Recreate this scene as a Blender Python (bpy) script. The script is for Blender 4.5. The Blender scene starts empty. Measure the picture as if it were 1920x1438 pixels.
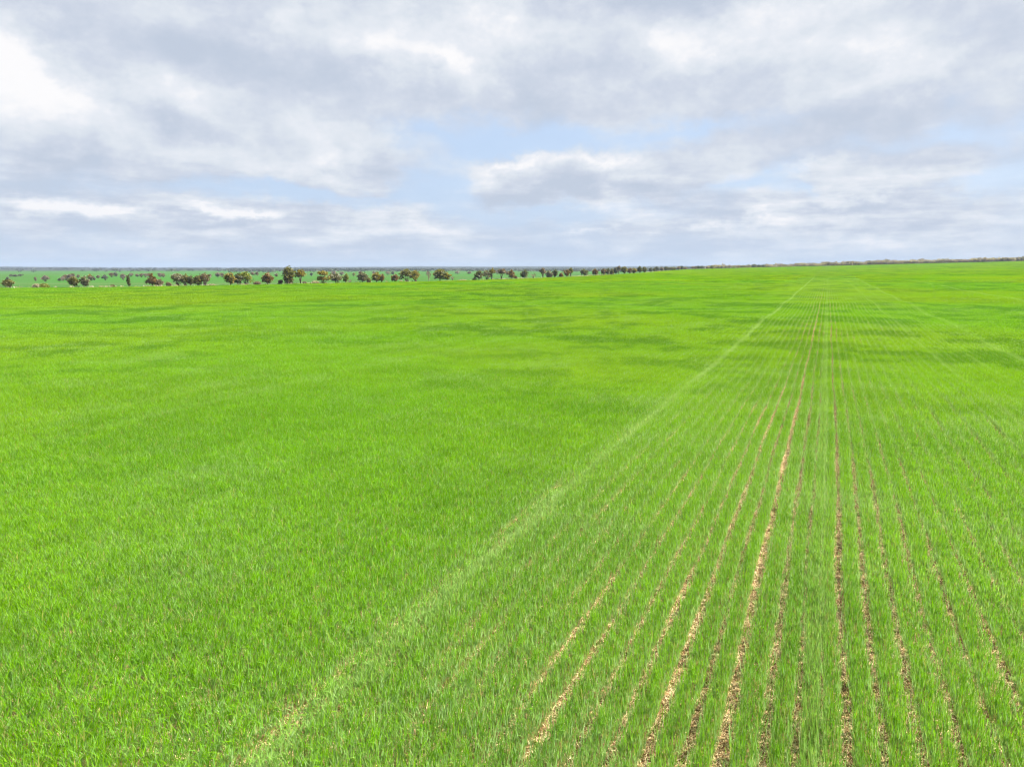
import bpy, math, random
import numpy as np
from mathutils import Vector

# ------------------------------------------------------------------ camera, sky, sun, exposure
SC = bpy.context.scene
F, PW, PH, HOR, H = 1330.0, 1920, 1438, 502.0, 5.0        # focal length and horizon in photo pixels, eye height
TH = math.atan((PH/2-HOR)/F)
EXPO = 1.83
SUN_AZ, SUN_EL = 82.0, 47.0
cam = bpy.data.cameras.new('camera'); cam.sensor_width = 36; cam.lens = 36*F/PW
cam.clip_start = .1; cam.clip_end = 40000
co = bpy.data.objects.new('camera', cam); SC.collection.objects.link(co)
co.location = (0, 0, H); co.rotation_euler = (math.pi/2-TH, 0, 0); SC.camera = co
SC.view_settings.view_transform = 'Standard'; SC.view_settings.look = 'None'
SC.view_settings.exposure = EXPO; SC.view_settings.gamma = 1; SC.view_settings.use_curve_mapping = False
SC.render.engine = 'CYCLES'
SC.cycles.max_bounces = 5; SC.cycles.diffuse_bounces = 2; SC.cycles.transmission_bounces = 3; SC.cycles.glossy_bounces = 1
SC.cycles.transparent_max_bounces = 4; SC.cycles.volume_bounces = 0
SC.cycles.use_denoising = True; SC.cycles.use_adaptive_sampling = True; SC.cycles.adaptive_threshold = .025
SC.cycles.filter_width = 1.2

def pix_dir(x, y):
    a, b = (x-PW/2)/F, (PH/2-y)/F
    return np.array([a, math.cos(TH)+b*math.sin(TH), -math.sin(TH)+b*math.cos(TH)])
def pix_az(x, y=HOR): d = pix_dir(x, y); return math.atan2(d[0], d[1])
def pix_ae(x, y):
    d = pix_dir(x, y); d = d/np.linalg.norm(d); return math.atan2(d[0], d[1]), math.asin(d[2])
def s2l(c): return tuple(((v/255+.055)/1.055)**2.4 if v > 10 else v/255/12.92 for v in c)

class NT:                                                   # short node helper
    def __init__(s, nt): s.nt = nt; nt.nodes.clear()
    def n(s, t, **k):
        nd = s.nt.nodes.new(t)
        for a, v in k.items():
            if a == 'ins':
                for i, q in v.items():
                    if isinstance(q, bpy.types.NodeSocket): s.nt.links.new(q, nd.inputs[i])
                    else: nd.inputs[i].default_value = q
            else: setattr(nd, a, v)
        return nd
    def l(s, a, b): s.nt.links.new(a, b)
    def m(s, op, a, b=0., c=0., clamp=False):
        return s.n('ShaderNodeMath', operation=op, use_clamp=clamp, ins={0: a, 1: b, 2: c}).outputs[0]
    def mix(s, f, a, b, bt='MIX'):
        nd = s.n('ShaderNodeMix', data_type='RGBA', blend_type=bt)
        for i, q in ((0, f), (6, a), (7, b)):
            if isinstance(q, bpy.types.NodeSocket): s.nt.links.new(q, nd.inputs[i])
            else: nd.inputs[i].default_value = q if i == 0 else (*q, 1) if len(q) == 3 else q
        return nd.outputs[2]
    def noise(s, vec, scale, detail=4., rough=.5, out=0, dim='3D'):
        nd = s.n('ShaderNodeTexNoise', noise_dimensions=dim); s.l(vec, nd.inputs['Vector'])
        nd.inputs['Scale'].default_value = scale; nd.inputs['Detail'].default_value = detail; nd.inputs['Roughness'].default_value = rough
        return nd.outputs[out]
    def sstep(s, v, a, b, c=0., d=1.):
        return s.n('ShaderNodeMapRange', interpolation_type='SMOOTHSTEP', ins={0: v, 1: a, 2: b, 3: c, 4: d}).outputs[0]

W = bpy.data.worlds.new('World'); SC.world = W; W.use_nodes = True
def build_world():
    g = NT(W.node_tree); K = 2**-EXPO
    tc = g.n('ShaderNodeTexCoord').outputs['Generated']
    xyz = g.n('ShaderNodeSeparateXYZ', ins={0: tc}).outputs
    az = g.m('ARCTAN2', xyz[0], xyz[1]); el = g.m('ARCSINE', xyz[2])
    zz = g.m('ADD', g.m('MAXIMUM', xyz[2], 0.), .075)
    plane = g.n('ShaderNodeCombineXYZ', ins={0: g.m('DIVIDE', xyz[0], zz), 1: g.m('DIVIDE', xyz[1], zz), 2: 0.}).outputs[0]
    ang = g.n('ShaderNodeCombineXYZ', ins={0: az, 1: g.m('MULTIPLY', el, 1.45), 2: 3.1}).outputs[0]
    w1 = g.noise(ang, 5.5, 8., .62, 1)
    off = g.n('ShaderNodeVectorMath', operation='SUBTRACT', ins={0: w1, 1: (.5, .5, .5)}).outputs[0]
    off = g.n('ShaderNodeVectorMath', operation='MULTIPLY', ins={0: off, 1: (.30, .13, 0)}).outputs[0]
    base = g.n('ShaderNodeCombineXYZ', ins={0: az, 1: el, 2: 0.}).outputs[0]
    wv = g.n('ShaderNodeVectorMath', operation='ADD', ins={0: base, 1: off}).outputs[0]
    def blob(acc, x, y, sx, sy, amp, rot=0.):
        a, e = pix_ae(x, y)
        mp = g.n('ShaderNodeMapping', vector_type='TEXTURE', ins={0: wv})
        mp.inputs['Location'].default_value = (a, e, 0); mp.inputs['Scale'].default_value = (sx/F*1.6, sy/F*1.6, 1)
        mp.inputs['Rotation'].default_value = (0, 0, math.radians(-rot))
        gr = g.n('ShaderNodeTexGradient', gradient_type='QUADRATIC_SPHERE', ins={0: mp.outputs[0]}).outputs[1]
        return g.m('MULTIPLY_ADD', gr, amp, acc)
    # coverage: blue gaps (negative) and cloud banks (positive); rotation tips the right end down
    n1 = g.noise(plane, .55, 8., .55); n2 = g.noise(ang, 7., 9., .64); n3 = g.noise(plane, 1.5, 8., .6)
    cov = g.m('ADD', .55, g.m('MULTIPLY', g.m('SUBTRACT', n2, .5), .9))
    cov = g.m('ADD', cov, g.m('MULTIPLY', g.m('SUBTRACT', n1, .5), .45))
    for b in [(960, 40, 1400, 230, .6), (280, 200, 520, 190, .5, 8), (620, 265, 240, 70, .35, 10), (1500, 170, 600, 110, .35),
              (930, 252, 220, 44, -.95), (820, 320, 160, 38, -.75), (1250, 240, 300, 28, -.55, -3), (540, 345, 300, 22, -.6), (760, 360, 330, 26, -.55), (1030, 395, 300, 24, -.6),
              (1385, 338, 110, 24, -.7), (1790, 280, 160, 30, -.35), (1850, 345, 110, 22, -.6), (1500, 350, 50, 20, -.5),
              (1090, 325, 230, 52, 1.0, 2), (920, 295, 60, 26, .5), (1640, 335, 200, 38, .7), (1500, 270, 170, 30, .3), (700, 345, 110, 26, .5, 12),
              (330, 405, 330, 45, .5), (700, 410, 200, 30, .25), (1400, 400, 260, 40, .45), (1750, 400, 300, 45, .35), (650, 385, 90, 14, .3)]:
        cov = blob(cov, *b)
    cv = g.sstep(cov, .22, .84, .16, 1.)
    # lightness of the cloud itself: lumps brighter where they face the sun above
    lift = g.n('ShaderNodeVectorMath', operation='ADD', ins={0: ang, 1: (.018, .040, 0)}).outputs[0]
    n2u = g.noise(lift, 7., 9., .64)
    low = g.sstep(el, .06, .17, 1, 0); n4 = g.noise(g.n('ShaderNodeVectorMath', operation='MULTIPLY', ins={0: ang, 1: (1, 3.6, 1)}).outputs[0], 10., 8., .62)
    vo = g.n('ShaderNodeTexVoronoi', feature='SMOOTH_F1', ins={'Scale': 9., 'Detail': 3., 'Roughness': .55, 'Smoothness': .6}); g.l(g.n('ShaderNodeVectorMath', operation='ADD', ins={0: g.n('ShaderNodeVectorMath', operation='MULTIPLY', ins={0: ang, 1: (1, 1.2, 1)}).outputs[0], 1: off}).outputs[0], vo.inputs['Vector'])
    li = g.m('ADD', .74, g.m('MULTIPLY', g.m('SUBTRACT', n2, .5), .58))
    li = g.m('ADD', li, g.m('MULTIPLY', g.m('SUBTRACT', n3, .5), .38))
    for b in [(0, 130, 110, 75, .75), (120, 170, 150, 45, .45, 25), (330, 70, 260, 60, -.42, 8), (490, 50, 110, 50, .35), (380, 150, 330, 60, .22, 10),
              (800, 125, 130, 45, .55, 14), (620, 165, 190, 50, -.33, 12), (350, 215, 170, 40, -.40, 12), (110, 290, 240, 32, -.50, 5), (240, 175, 120, 40, .3),
              (640, 250, 170, 45, .28, 12), (450, 275, 200, 35, .25), (680, 300, 130, 20, -.35), (990, 35, 180, 45, .40), (1230, 8, 300, 34, -.60), (860, 30, 120, 30, .1),
              (1310, 80, 200, 45, .30), (1650, 60, 400, 70, .25), (1100, 200, 260, 60, -.12), (1600, 225, 300, 45, -.25), (1700, 150, 260, 40, .15),
              (1100, 290, 130, 20, .7), (945, 295, 55, 20, .7), (1090, 350, 230, 22, -.65), (1200, 325, 120, 20, .3), (1520, 320, 110, 20, .55), (1650, 345, 170, 20, .3), (1560, 368, 150, 12, -.35),
              (1610, 295, 200, 22, -.3), (180, 388, 110, 16, 1.0, 6), (470, 398, 90, 13, .9, 8), (300, 405, 60, 16, -.45), (450, 415, 120, 10, -.4), (600, 410, 110, 14, -.30),
              (1340, 418, 80, 14, .5), (1150, 432, 70, 9, .6), (80, 345, 180, 24, -.15), (360, 325, 220, 30, .12)]:
        li = blob(li, *b)
    li = g.m('ADD', li, g.m('MULTIPLY', g.m('MULTIPLY', g.m('SUBTRACT', n4, .5), 2.3), low))
    li = g.m('ADD', li, g.m('MULTIPLY', g.m('SUBTRACT', .36, vo.outputs['Distance']), .38))
    li = g.m('ADD', li, g.m('MULTIPLY', g.m('SUBTRACT', n2, n2u), .8))
    li = g.sstep(li, .0, 1.15)
    ramp = g.n('ShaderNodeValToRGB', ins={0: li})
    cr = ramp.color_ramp
    cols = [(0, (195, 206, 223)), (.3, (210, 218, 232)), (.55, (223, 230, 239)), (.8, (235, 239, 246)), (1, (254, 253, 254))]
    while len(cr.elements) < len(cols): cr.elements.new(.5)
    for e, (p, c) in zip(cr.elements, cols): e.position = p; e.color = (*[v*K for v in s2l(c)], 1)
    sky = g.n('ShaderNodeTexSky', sky_type='NISHITA', sun_disc=False)
    sky.sun_elevation = math.radians(SUN_EL); sky.sun_rotation = math.radians(SUN_AZ); sky.dust_density = 2.5; sky.air_density = 1.1
    blue = g.mix(.85, g.n('ShaderNodeVectorMath', operation='SCALE', ins={0: sky.outputs[0], 'Scale': .09}).outputs[0], tuple(v*K for v in s2l((185, 209, 242))))
    col = g.mix(cv, blue, ramp.outputs[0])
    hz = g.m('POWER', 2.718, g.m('MULTIPLY', g.m('MAXIMUM', el, 0.), -1/.030))
    col = g.mix(g.m('MULTIPLY', hz, .6), col, tuple(v*K for v in s2l((212, 222, 238))))
    bg = g.n('ShaderNodeBackground', ins={0: col, 1: 1.})
    g.l(bg.outputs[0], g.n('ShaderNodeOutputWorld').inputs[0])
build_world()

sl = bpy.data.lights.new('sun', 'SUN'); sl.energy = 4.8; sl.angle = math.radians(.53); sl.color = (1, .95, .86)
so = bpy.data.objects.new('sun', sl); SC.collection.objects.link(so); so.location = (60, 20, 80)
_a, _e = math.radians(SUN_AZ), math.radians(SUN_EL)
so.rotation_euler = Vector((-math.sin(_a)*math.cos(_e), -math.cos(_a)*math.cos(_e), -math.sin(_e))).to_track_quat('-Z', 'Y').to_euler()

# ------------------------------------------------------------------ helpers
rng = np.random.default_rng(11); random.seed(5)
def mesh(name, V, faces_flat, sizes, mats=(), mat_idx=None, tone=None, smooth=False):
    me = bpy.data.meshes.new(name); V = np.asarray(V, np.float32)
    faces_flat = np.asarray(faces_flat, np.int32); sizes = np.asarray(sizes, np.int32)
    me.vertices.add(len(V)); me.vertices.foreach_set('co', V.ravel())
    me.loops.add(len(faces_flat)); me.loops.foreach_set('vertex_index', faces_flat)
    me.polygons.add(len(sizes)); me.polygons.foreach_set('loop_start', np.concatenate([[0], np.cumsum(sizes)[:-1]]).astype(np.int32))
    me.polygons.foreach_set('loop_total', sizes)
    if mat_idx is not None: me.polygons.foreach_set('material_index', np.asarray(mat_idx, np.int32))
    if smooth: me.polygons.foreach_set('use_smooth', np.ones(len(sizes), bool))
    if tone is not None: me.attributes.new('tone', 'FLOAT', 'POINT').data.foreach_set('value', np.asarray(tone, np.float32))
    for m in mats: me.materials.append(m)
    me.update(calc_edges=True); me.validate()
    return me
def link(name, data, parent=None, **props):
    o = bpy.data.objects.new(name, data); SC.collection.objects.link(o)
    if parent: o.parent = parent
    for k, v in props.items():
        if v: o[k] = v
    return o

def material(name): m = bpy.data.materials.new(name); m.use_nodes = True; return m, NT(m.node_tree)
def wpos(g): return g.n('ShaderNodeNewGeometry').outputs['Position']
def leaf_out(g, col, transl=.4, rough=.5, gloss=.04):
    tcol = g.n('ShaderNodeVectorMath', operation='MULTIPLY', ins={0: col, 1: (1.1, 1.15, .6)}).outputs[0]
    d = g.n('ShaderNodeBsdfDiffuse', ins={0: col}); t = g.n('ShaderNodeBsdfTranslucent', ins={0: tcol})
    gl = g.n('ShaderNodeBsdfGlossy', ins={0: (.9, .95, 1, 1), 1: rough})
    s = g.n('ShaderNodeMixShader', ins={0: transl, 1: d.outputs[0], 2: t.outputs[0]})
    s2 = g.n('ShaderNodeMixShader', ins={0: gloss, 1: s.outputs[0], 2: gl.outputs[0]})
    g.l(s2.outputs[0], g.n('ShaderNodeOutputMaterial').inputs[0])

ROW_AZ = pix_az(1553)
CA, SA = math.cos(ROW_AZ), math.sin(ROW_AZ)
# crop colour variation shared by the blades and by the far canopy: random tones, plus dark streaks that paint in the shading of the uneven crop
def crop_tones(g, p):
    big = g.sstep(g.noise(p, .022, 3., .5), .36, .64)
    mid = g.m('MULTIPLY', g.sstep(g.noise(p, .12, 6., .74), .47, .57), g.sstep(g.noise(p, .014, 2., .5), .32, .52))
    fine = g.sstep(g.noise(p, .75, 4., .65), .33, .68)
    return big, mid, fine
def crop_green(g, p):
    big, mid, fine = crop_tones(g, p)
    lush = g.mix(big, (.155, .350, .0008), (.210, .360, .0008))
    streak_shade = g.mix(big, (.070, .205, .0012), (.095, .200, .0012))  # streak colour: shading of the undulating crop, put into the green
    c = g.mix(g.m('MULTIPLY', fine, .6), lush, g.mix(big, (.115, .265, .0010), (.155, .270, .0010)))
    c = g.mix(g.m('MULTIPLY', mid, .95), c, streak_shade)
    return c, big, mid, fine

def tracks_mask(g, p):                                       # thinner paler crop along the wheel tracks
    d_ = g.n('ShaderNodeVectorMath', operation='DOT_PRODUCT', ins={0: p, 1: (CA, -SA, 0)}).outputs['Value']
    u0 = g.n('ShaderNodeVectorMath', operation='DOT_PRODUCT', ins={0: p, 1: (SA, CA, 0)}).outputs['Value']
    bend = g.m('POWER', 2.718, g.m('MULTIPLY', g.m('MAXIMUM', g.m('SUBTRACT', u0, 4.), 0.), -.25))
    d_ = g.m('SUBTRACT', d_, g.m('MULTIPLY', g.m('MULTIPLY', bend, .26), g.m('LESS_THAN', d_, -3.)))
    d_ = g.m('ADD', d_, g.m('MULTIPLY', g.m('SUBTRACT', g.noise(p, .9, 4., .65), .5), .62)); acc = 0.
    for cc, w, q in ((-5.0, .15, 1.), (.17, .10, .5), (9.7, .18, .5), (5.7, .13, .4), (7.4, .10, .35), (-20.2, .22, .2), (-22.6, .22, .18), (24.5, .3, .5)):
        acc = g.m('MAXIMUM', acc, g.sstep(g.m('ABSOLUTE', g.m('SUBTRACT', d_, cc)), w*.5, w*1.9, q, 0))
    return g.m('MULTIPLY', acc, g.sstep(g.noise(p, .13, 5., .65), .36, .60, .35, 1.))
m_blade, g = material('wheat_leaf')
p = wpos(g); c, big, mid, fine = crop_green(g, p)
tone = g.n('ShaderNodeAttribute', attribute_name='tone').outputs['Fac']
rnd = g.n('ShaderNodeNewGeometry').outputs['Random Per Island']
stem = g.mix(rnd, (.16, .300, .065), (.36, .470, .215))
dv = g.n('ShaderNodeVectorMath', operation='DOT_PRODUCT', ins={0: p, 1: (CA, -SA, 0)}).outputs['Value']
uv_ = g.n('ShaderNodeVectorMath', operation='DOT_PRODUCT', ins={0: p, 1: (SA, CA, 0)}).outputs['Value']
thin = g.m('MULTIPLY', g.sstep(g.m('ABSOLUTE', dv), 4.8, 7., .20, 0.), g.sstep(uv_, 14., 50., .8, .05))        # this strip stands a little thinner: more stem shows
thin = g.m('ADD', thin, g.sstep(g.noise(p, .22, 4., .65), .48, .66, 0., .19))
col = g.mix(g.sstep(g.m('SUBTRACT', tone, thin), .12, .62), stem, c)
trk = tracks_mask(g, p)
col = g.mix(g.m('MULTIPLY', g.sstep(rnd, .68, 1.), .42), col, (.165, .345, .125))
col = g.mix(g.m('MULTIPLY', trk, .65), col, (.30, .43, .15))
col = g.mix(g.m('MULTIPLY', g.m('GREATER_THAN', rnd, .985), .8), col, (.30, .26, .06))
leaf_out(g, col, .42, .5, .004)

m_straw, g = material('straw_litter')
rnd = g.n('ShaderNodeNewGeometry').outputs['Random Per Island']
leaf_out(g, g.mix(rnd, (.47, .32, .12), (.82, .65, .37)), .1, .6, .03)

m_soil, g = material('soil')
p = wpos(g)
n = g.noise(p, 9., 6., .65); n2_ = g.noise(p, 60., 3., .6)
col = g.mix(g.sstep(n, .35, .65), (.11, .055, .024), (.30, .185, .09))
col = g.mix(g.m('MULTIPLY', g.sstep(n2_, .52, .68), .6), col, (.52, .37, .17))
bs = g.n('ShaderNodeBsdfDiffuse', ins={0: col})
bp = g.n('ShaderNodeBump', ins={'Strength': .8, 'Distance': .03, 'Height': g.m('ADD', n, g.m('MULTIPLY', n2_, .4))}); g.l(bp.outputs[0], bs.inputs['Normal'])
g.l(bs.outputs[0], g.n('ShaderNodeOutputMaterial').inputs[0])

# terrain: heights as a function of bearing and distance
def to_rc(X, Y): return X*CA-Y*SA, X*SA+Y*CA               # across the rows, along the rows
def to_xy(d, u): return d*CA+u*SA, -d*SA+u*CA
_tab = []                                                   # (bearing, distance of the field's edge, height there)
def _edge(x, yp, Y=None):
    d = pix_dir(x, yp); k = d[0]/d[1]
    if Y is None: Y = 378.8/(1-1.1245*k)                    # the straight boundary with the tree row
    X = k*Y; _tab.append((math.atan2(X, Y), math.hypot(X, Y), H+d[2]/d[1]*Y))
for x, yp in ((0, 541.5), (120, 540.6), (240, 539.3), (360, 537.2), (480, 535), (600, 532), (720, 530), (840, 527.5), (960, 524), (1020, 521.8), (1080, 519.2), (1140, 516), (1210, 512)): _edge(x, yp)
for x, yp, Y in ((1240, 508.8, 590), (1290, 505.6, 720), (1350, 503.7, 830), (1450, 501.3, 930), (1560, 498.8, 1000), (1700, 495.2, 1010), (1800, 492.8, 1010), (1920, 489.8, 1000)): _edge(x, yp, Y)
_tab = [(-3.2, 260, -.5), (-1.4, 250, -.9)] + _tab + [(.9, 1250, 15), (1.6, 900, 6), (3.2, 260, -.5)]
TA, TR, TZ = (np.array(c) for c in zip(*_tab))
def field_edge(az): return np.interp(az, TA, TR), np.interp(az, TA, TZ)
_wv = [(rng.uniform(0, 6.28), rng.uniform(14, 55), rng.uniform(0, 6.28)) for _ in range(9)]
def undul(X, Y):
    s = 0
    for a, wl, ph in _wv: s = s+wl/38*.05*np.sin((X*math.cos(a)+Y*math.sin(a))*6.283/wl+ph)
    return s
def vnoise(X, Y, sc, seed):                                 # value noise
    x, y = np.asarray(X)*sc, np.asarray(Y)*sc; i, j = np.floor(x).astype(np.int64), np.floor(y).astype(np.int64); fx, fy = x-i, y-j
    fx, fy = fx*fx*(3-2*fx), fy*fy*(3-2*fy)
    def h(a, b):
        n = (a*374761393+b*668265263+seed*974711) & 0xffffffff; n = ((n ^ (n >> 13))*1274126177) & 0xffffffff
        return ((n ^ (n >> 16)) & 0xffff)/65535.
    return (h(i, j)*(1-fx)+h(i+1, j)*fx)*(1-fy)+(h(i, j+1)*(1-fx)+h(i+1, j+1)*fx)*fy
HA = np.array([pix_az(x) for x in (-400, 0, 130, 250, 420, 560, 700, 900, 1150, 1300, 1420, 1560, 1700, 1900, 2300)])
HZ = np.array([9, 11, 8, 1, 3, 9, 14, 16, 16, 20, 27, 30, 30, 40, 45.])
def height(X, Y):
    X, Y = np.asarray(X, float), np.asarray(Y, float)
    r = np.hypot(X, Y); az = np.arctan2(X, Y); rE, zE = field_edge(az)
    t = np.minimum(r/rE, 1); zin = zE*t**1.7
    zv = np.where(az < .17, -4.6, np.where(az > .24, zE-3.5, -4.6+(az-.17)/.07*(zE+1.1)))
    s = np.clip((r-rE)/130, 0, 1); s = s*s*(3-2*s)
    hs = np.clip((r-3800)/3400, 0, 1); hs = hs*hs*(3-2*hs)
    hz = np.interp(az, HA, HZ)+1.5*np.sin(az*40)+1.*np.sin(az*91+1)
    zo = zE+(zv-zE)*s; zo = zo+(hz-zo)*hs+.5*np.sin(r/190+az*7)*s
    return np.where(r <= rE, zin, zo)+undul(X, Y)*np.clip(r/30, .25, 1)*np.where(r <= rE, 1-.7*t**4, .3)

def polar(name, azs, rad_of, zoff, mat, smooth=True):       # rad_of(az array) -> (n_r, n_az) radii
    A = np.asarray(azs); R = rad_of(A); nr, na = R.shape
    X, Y = R*np.sin(A), R*np.cos(A); Z = height(X, Y)+zoff(X, Y, R)
    V = np.stack([X, Y, Z], -1).reshape(-1, 3)
    i, j = np.meshgrid(np.arange(nr-1), np.arange(na-1), indexing='ij'); b = i*na+j
    q = np.stack([b, b+na, b+na+1, b+1], -1).reshape(-1, 4)
    return mesh(name, V, q.ravel(), np.full(len(q), 4), [mat], smooth=smooth)
fine_az = np.unique(np.concatenate([np.linspace(-math.pi, -.85, 70), np.linspace(-.85, .85, 500), np.linspace(.85, math.pi, 70)]))

# field soil, from under the camera out to the field's edge
soil = polar('field_soil', fine_az, lambda A: np.linspace(0.02, 1, 90)[:, None]**1.9*field_edge(A)[0][None, :], lambda X, Y, R: 0*X, m_soil)
link('field_soil', soil, kind='structure', label='reddish brown soil under the crop rows')

# far paddock
m_pad, g = material('far_paddock')
p = wpos(g); sx = g.n('ShaderNodeSeparateXYZ', ins={0: p}).outputs
pn = g.noise(p, .004, 3., .5); pf = g.noise(p, .03, 6., .65)
col = g.mix(g.sstep(pn, .42, .58), (.042, .098, .020), (.036, .115, .017))
col = g.mix(g.m('MULTIPLY', g.sstep(pf, .40, .70), .45), col, (.055, .115, .035))
strip = g.sstep(g.m('FRACT', g.m('MULTIPLY', g.m('ADD', sx[1], g.m('MULTIPLY', sx[0], .12)), 1/410)), .0, .10, 1, 0)
col = g.mix(g.m('MULTIPLY', strip, .35), col, (.11, .13, .06))
hill = g.sstep(g.m('LENGTH', 0.) if False else g.n('ShaderNodeVectorMath', operation='LENGTH', ins={0: p}).outputs['Value'], 1900., 3000.)
hn = g.noise(p, .012, 6., .7)
col = g.mix(hill, col, g.mix(g.sstep(hn, .40, .62), (.022, .028, .018), (.050, .060, .034)))
b = g.n('ShaderNodeBsdfDiffuse', ins={0: col}); g.l(b.outputs[0], g.n('ShaderNodeOutputMaterial').inputs[0])
pad = polar('far_paddock', fine_az, lambda A: field_edge(A)[0][None, :]*(1-np.linspace(0, 1, 130)[:, None]**3)+np.linspace(0, 1, 130)[:, None]**3*12500+np.linspace(0, 1, 130)[:, None]*30, lambda X, Y, R: -.004-0*X, m_pad)
link('far_paddock', pad, kind='structure', label='green paddocks and low hills beyond the tree row')

# ------------------------------------------------------------------ the wheat
gaps = [-2.43, -2.05, -1.70, -1.35, -1.0, -.68, -.28, .02, .25, .51, .86, 1.21, 1.58, 1.94, 2.31, 2.70, 3.10]
bare_k = 1.2
bare = {-2.43: .072, -2.05: .078, -1.70: .085, -1.35: .098, -1.0: .082, -.68: .125, -.28: .09, .02: .055, .25: .02, .51: .10, .86: .085, 1.21: .08, 1.58: .078, 1.94: .075, 2.31: .073, 2.70: .07, 3.10: .07}
bare = {k_: v*bare_k for k_, v in bare.items()}
P = .365
rows = []                                                   # centre, half width of the crop row
for a, b in zip(gaps[:-1], gaps[1:]): rows.append(((a+bare[a]/2+b-bare[b]/2)/2, (b-a-bare[a]/2-bare[b]/2)/2))
k = 0
while gaps[0]-P*(k+1) > -420: rows.append((gaps[0]-P*(k+.5)+rng.normal(0, .012), P/2-(.045 if k < 6 else .010))); k += 1
k = 0
while gaps[-1]+P*(k+1) < 330: rows.append((gaps[-1]+P*(k+.5)+rng.normal(0, .012), P/2-(.043 if k < 18 else .010))); k += 1
rows.sort(); ROWC = np.array([r[0] for r in rows]); TROW = ROWC[np.argmin(np.abs(ROWC+5.0))]; ROWW = np.array([r[1] for r in rows])

def blades(n, L, wid, hs, seg, nst, leafw, spread, straw=0):
    """one length L of a crop row of half width wid: upright stems, leaves arching from them, straw on the soil between rows"""
    V, FA, SZ, TO, MI = [], [], [], [], []; off = 0
    def add(P0, dirs, side, w0, taper, t0, t1, mi):        # P0 (n,3); dirs list of centre points (k, n,3)
        nonlocal off
        kk, nn = dirs.shape[0], dirs.shape[1]; pts = []; tn = []
        for q in range(kk):
            fr = q/(kk-1); ww = (w0*taper(fr))[:, None]*side
            pts += [dirs[q]-ww, dirs[q]+ww]; tn += [t0+(t1-t0)*fr]*2
        A = np.stack(pts, 1); V.append(A.reshape(-1, 3)); TO.append(np.stack(tn, 1).ravel())
        f = [[2*q, 2*q+1, 2*q+3, 2*q+2] for q in range(kk-1)]
        ff = (np.arange(nn)[:, None, None]*2*kk+np.array(f)[None]+off).reshape(-1, 4)
        FA.append(ff.ravel()); SZ.append(np.full(len(ff), 4)); MI.append(np.full(len(ff), mi)); off += nn*2*kk
    # stems
    bx = np.where(rng.random(nst) < .55, np.clip(rng.normal(0, wid*.36, nst), -wid*.66, wid*.66), rng.choice([-1, 1], nst)*wid*rng.uniform(.45, .68, nst)); by = rng.uniform(-L/2, L/2, nst); hh = hs*rng.uniform(.55, .95, nst)
    lean = rng.normal(0, .05, (nst, 2))
    lean[:, 0] += bx*.35
    P0 = np.stack([bx, by, np.zeros(nst)], 1); P1 = P0+np.stack([lean[:, 0], lean[:, 1], hh], 1)
    a = rng.uniform(0, 3.14, nst); side = np.stack([np.cos(a), np.sin(a), 0*a], 1)
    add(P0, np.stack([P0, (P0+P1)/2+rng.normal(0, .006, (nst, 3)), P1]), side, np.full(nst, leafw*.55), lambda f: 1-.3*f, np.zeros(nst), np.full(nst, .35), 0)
    # leaves
    s = rng.integers(0, nst, n); fr = rng.uniform(.42, 1, n); B = P0[s]+(P1[s]-P0[s])*fr[:, None]
    a = rng.uniform(0, 6.283, n); ln = rng.uniform(.45, 1., n)*hs*.72; up = rng.uniform(.85, 1.42, n)
    dv = np.stack([np.cos(a)*np.cos(up)*spread, np.sin(a)*np.cos(up), np.sin(up)], 1)
    droop = rng.uniform(.0, .45, n)*ln; C = []
    for q in range(seg+1):
        f = q/seg; pt = B+dv*(ln*f)[:, None]; pt[:, 2] -= droop*f*f
        pt[:, :2] += np.stack([np.cos(a)*spread, np.sin(a)], 1)*(droop*.5*f*f)[:, None]; pt[:, 2] = np.maximum(pt[:, 2], .01); C.append(pt)
    side = np.stack([-np.sin(a), np.cos(a), rng.normal(0, .35, n)], 1)
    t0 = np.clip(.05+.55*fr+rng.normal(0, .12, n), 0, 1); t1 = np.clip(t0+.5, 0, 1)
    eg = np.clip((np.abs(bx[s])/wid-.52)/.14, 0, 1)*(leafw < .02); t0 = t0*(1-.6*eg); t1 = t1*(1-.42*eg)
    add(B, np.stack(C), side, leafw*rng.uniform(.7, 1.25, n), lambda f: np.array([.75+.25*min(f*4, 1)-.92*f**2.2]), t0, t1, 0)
    if straw:
        bx = P/2*np.where(rng.random(straw) < .5, 1, -1)+rng.normal(0, .055, straw); by = rng.uniform(-L/2, L/2, straw); a = rng.uniform(0, 6.283, straw); ln = rng.uniform(.02, .10, straw)
        P0 = np.stack([bx, by, rng.uniform(.004, .022, straw)], 1); P1 = P0+np.stack([np.cos(a)*ln, np.sin(a)*ln, rng.normal(.004, .015, straw)], 1); P1[:, 2] = np.maximum(P1[:, 2], .004)
        side = np.stack([-np.sin(a), np.cos(a), rng.normal(0, .3, straw)], 1)
        add(P0, np.stack([P0, P1]), side, rng.uniform(.002, .0045, straw), lambda f: 1-.2*f, np.zeros(straw), np.zeros(straw), 1)
    return np.concatenate(V), np.concatenate(FA), np.concatenate(SZ), np.concatenate(TO), np.concatenate(MI)

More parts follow.
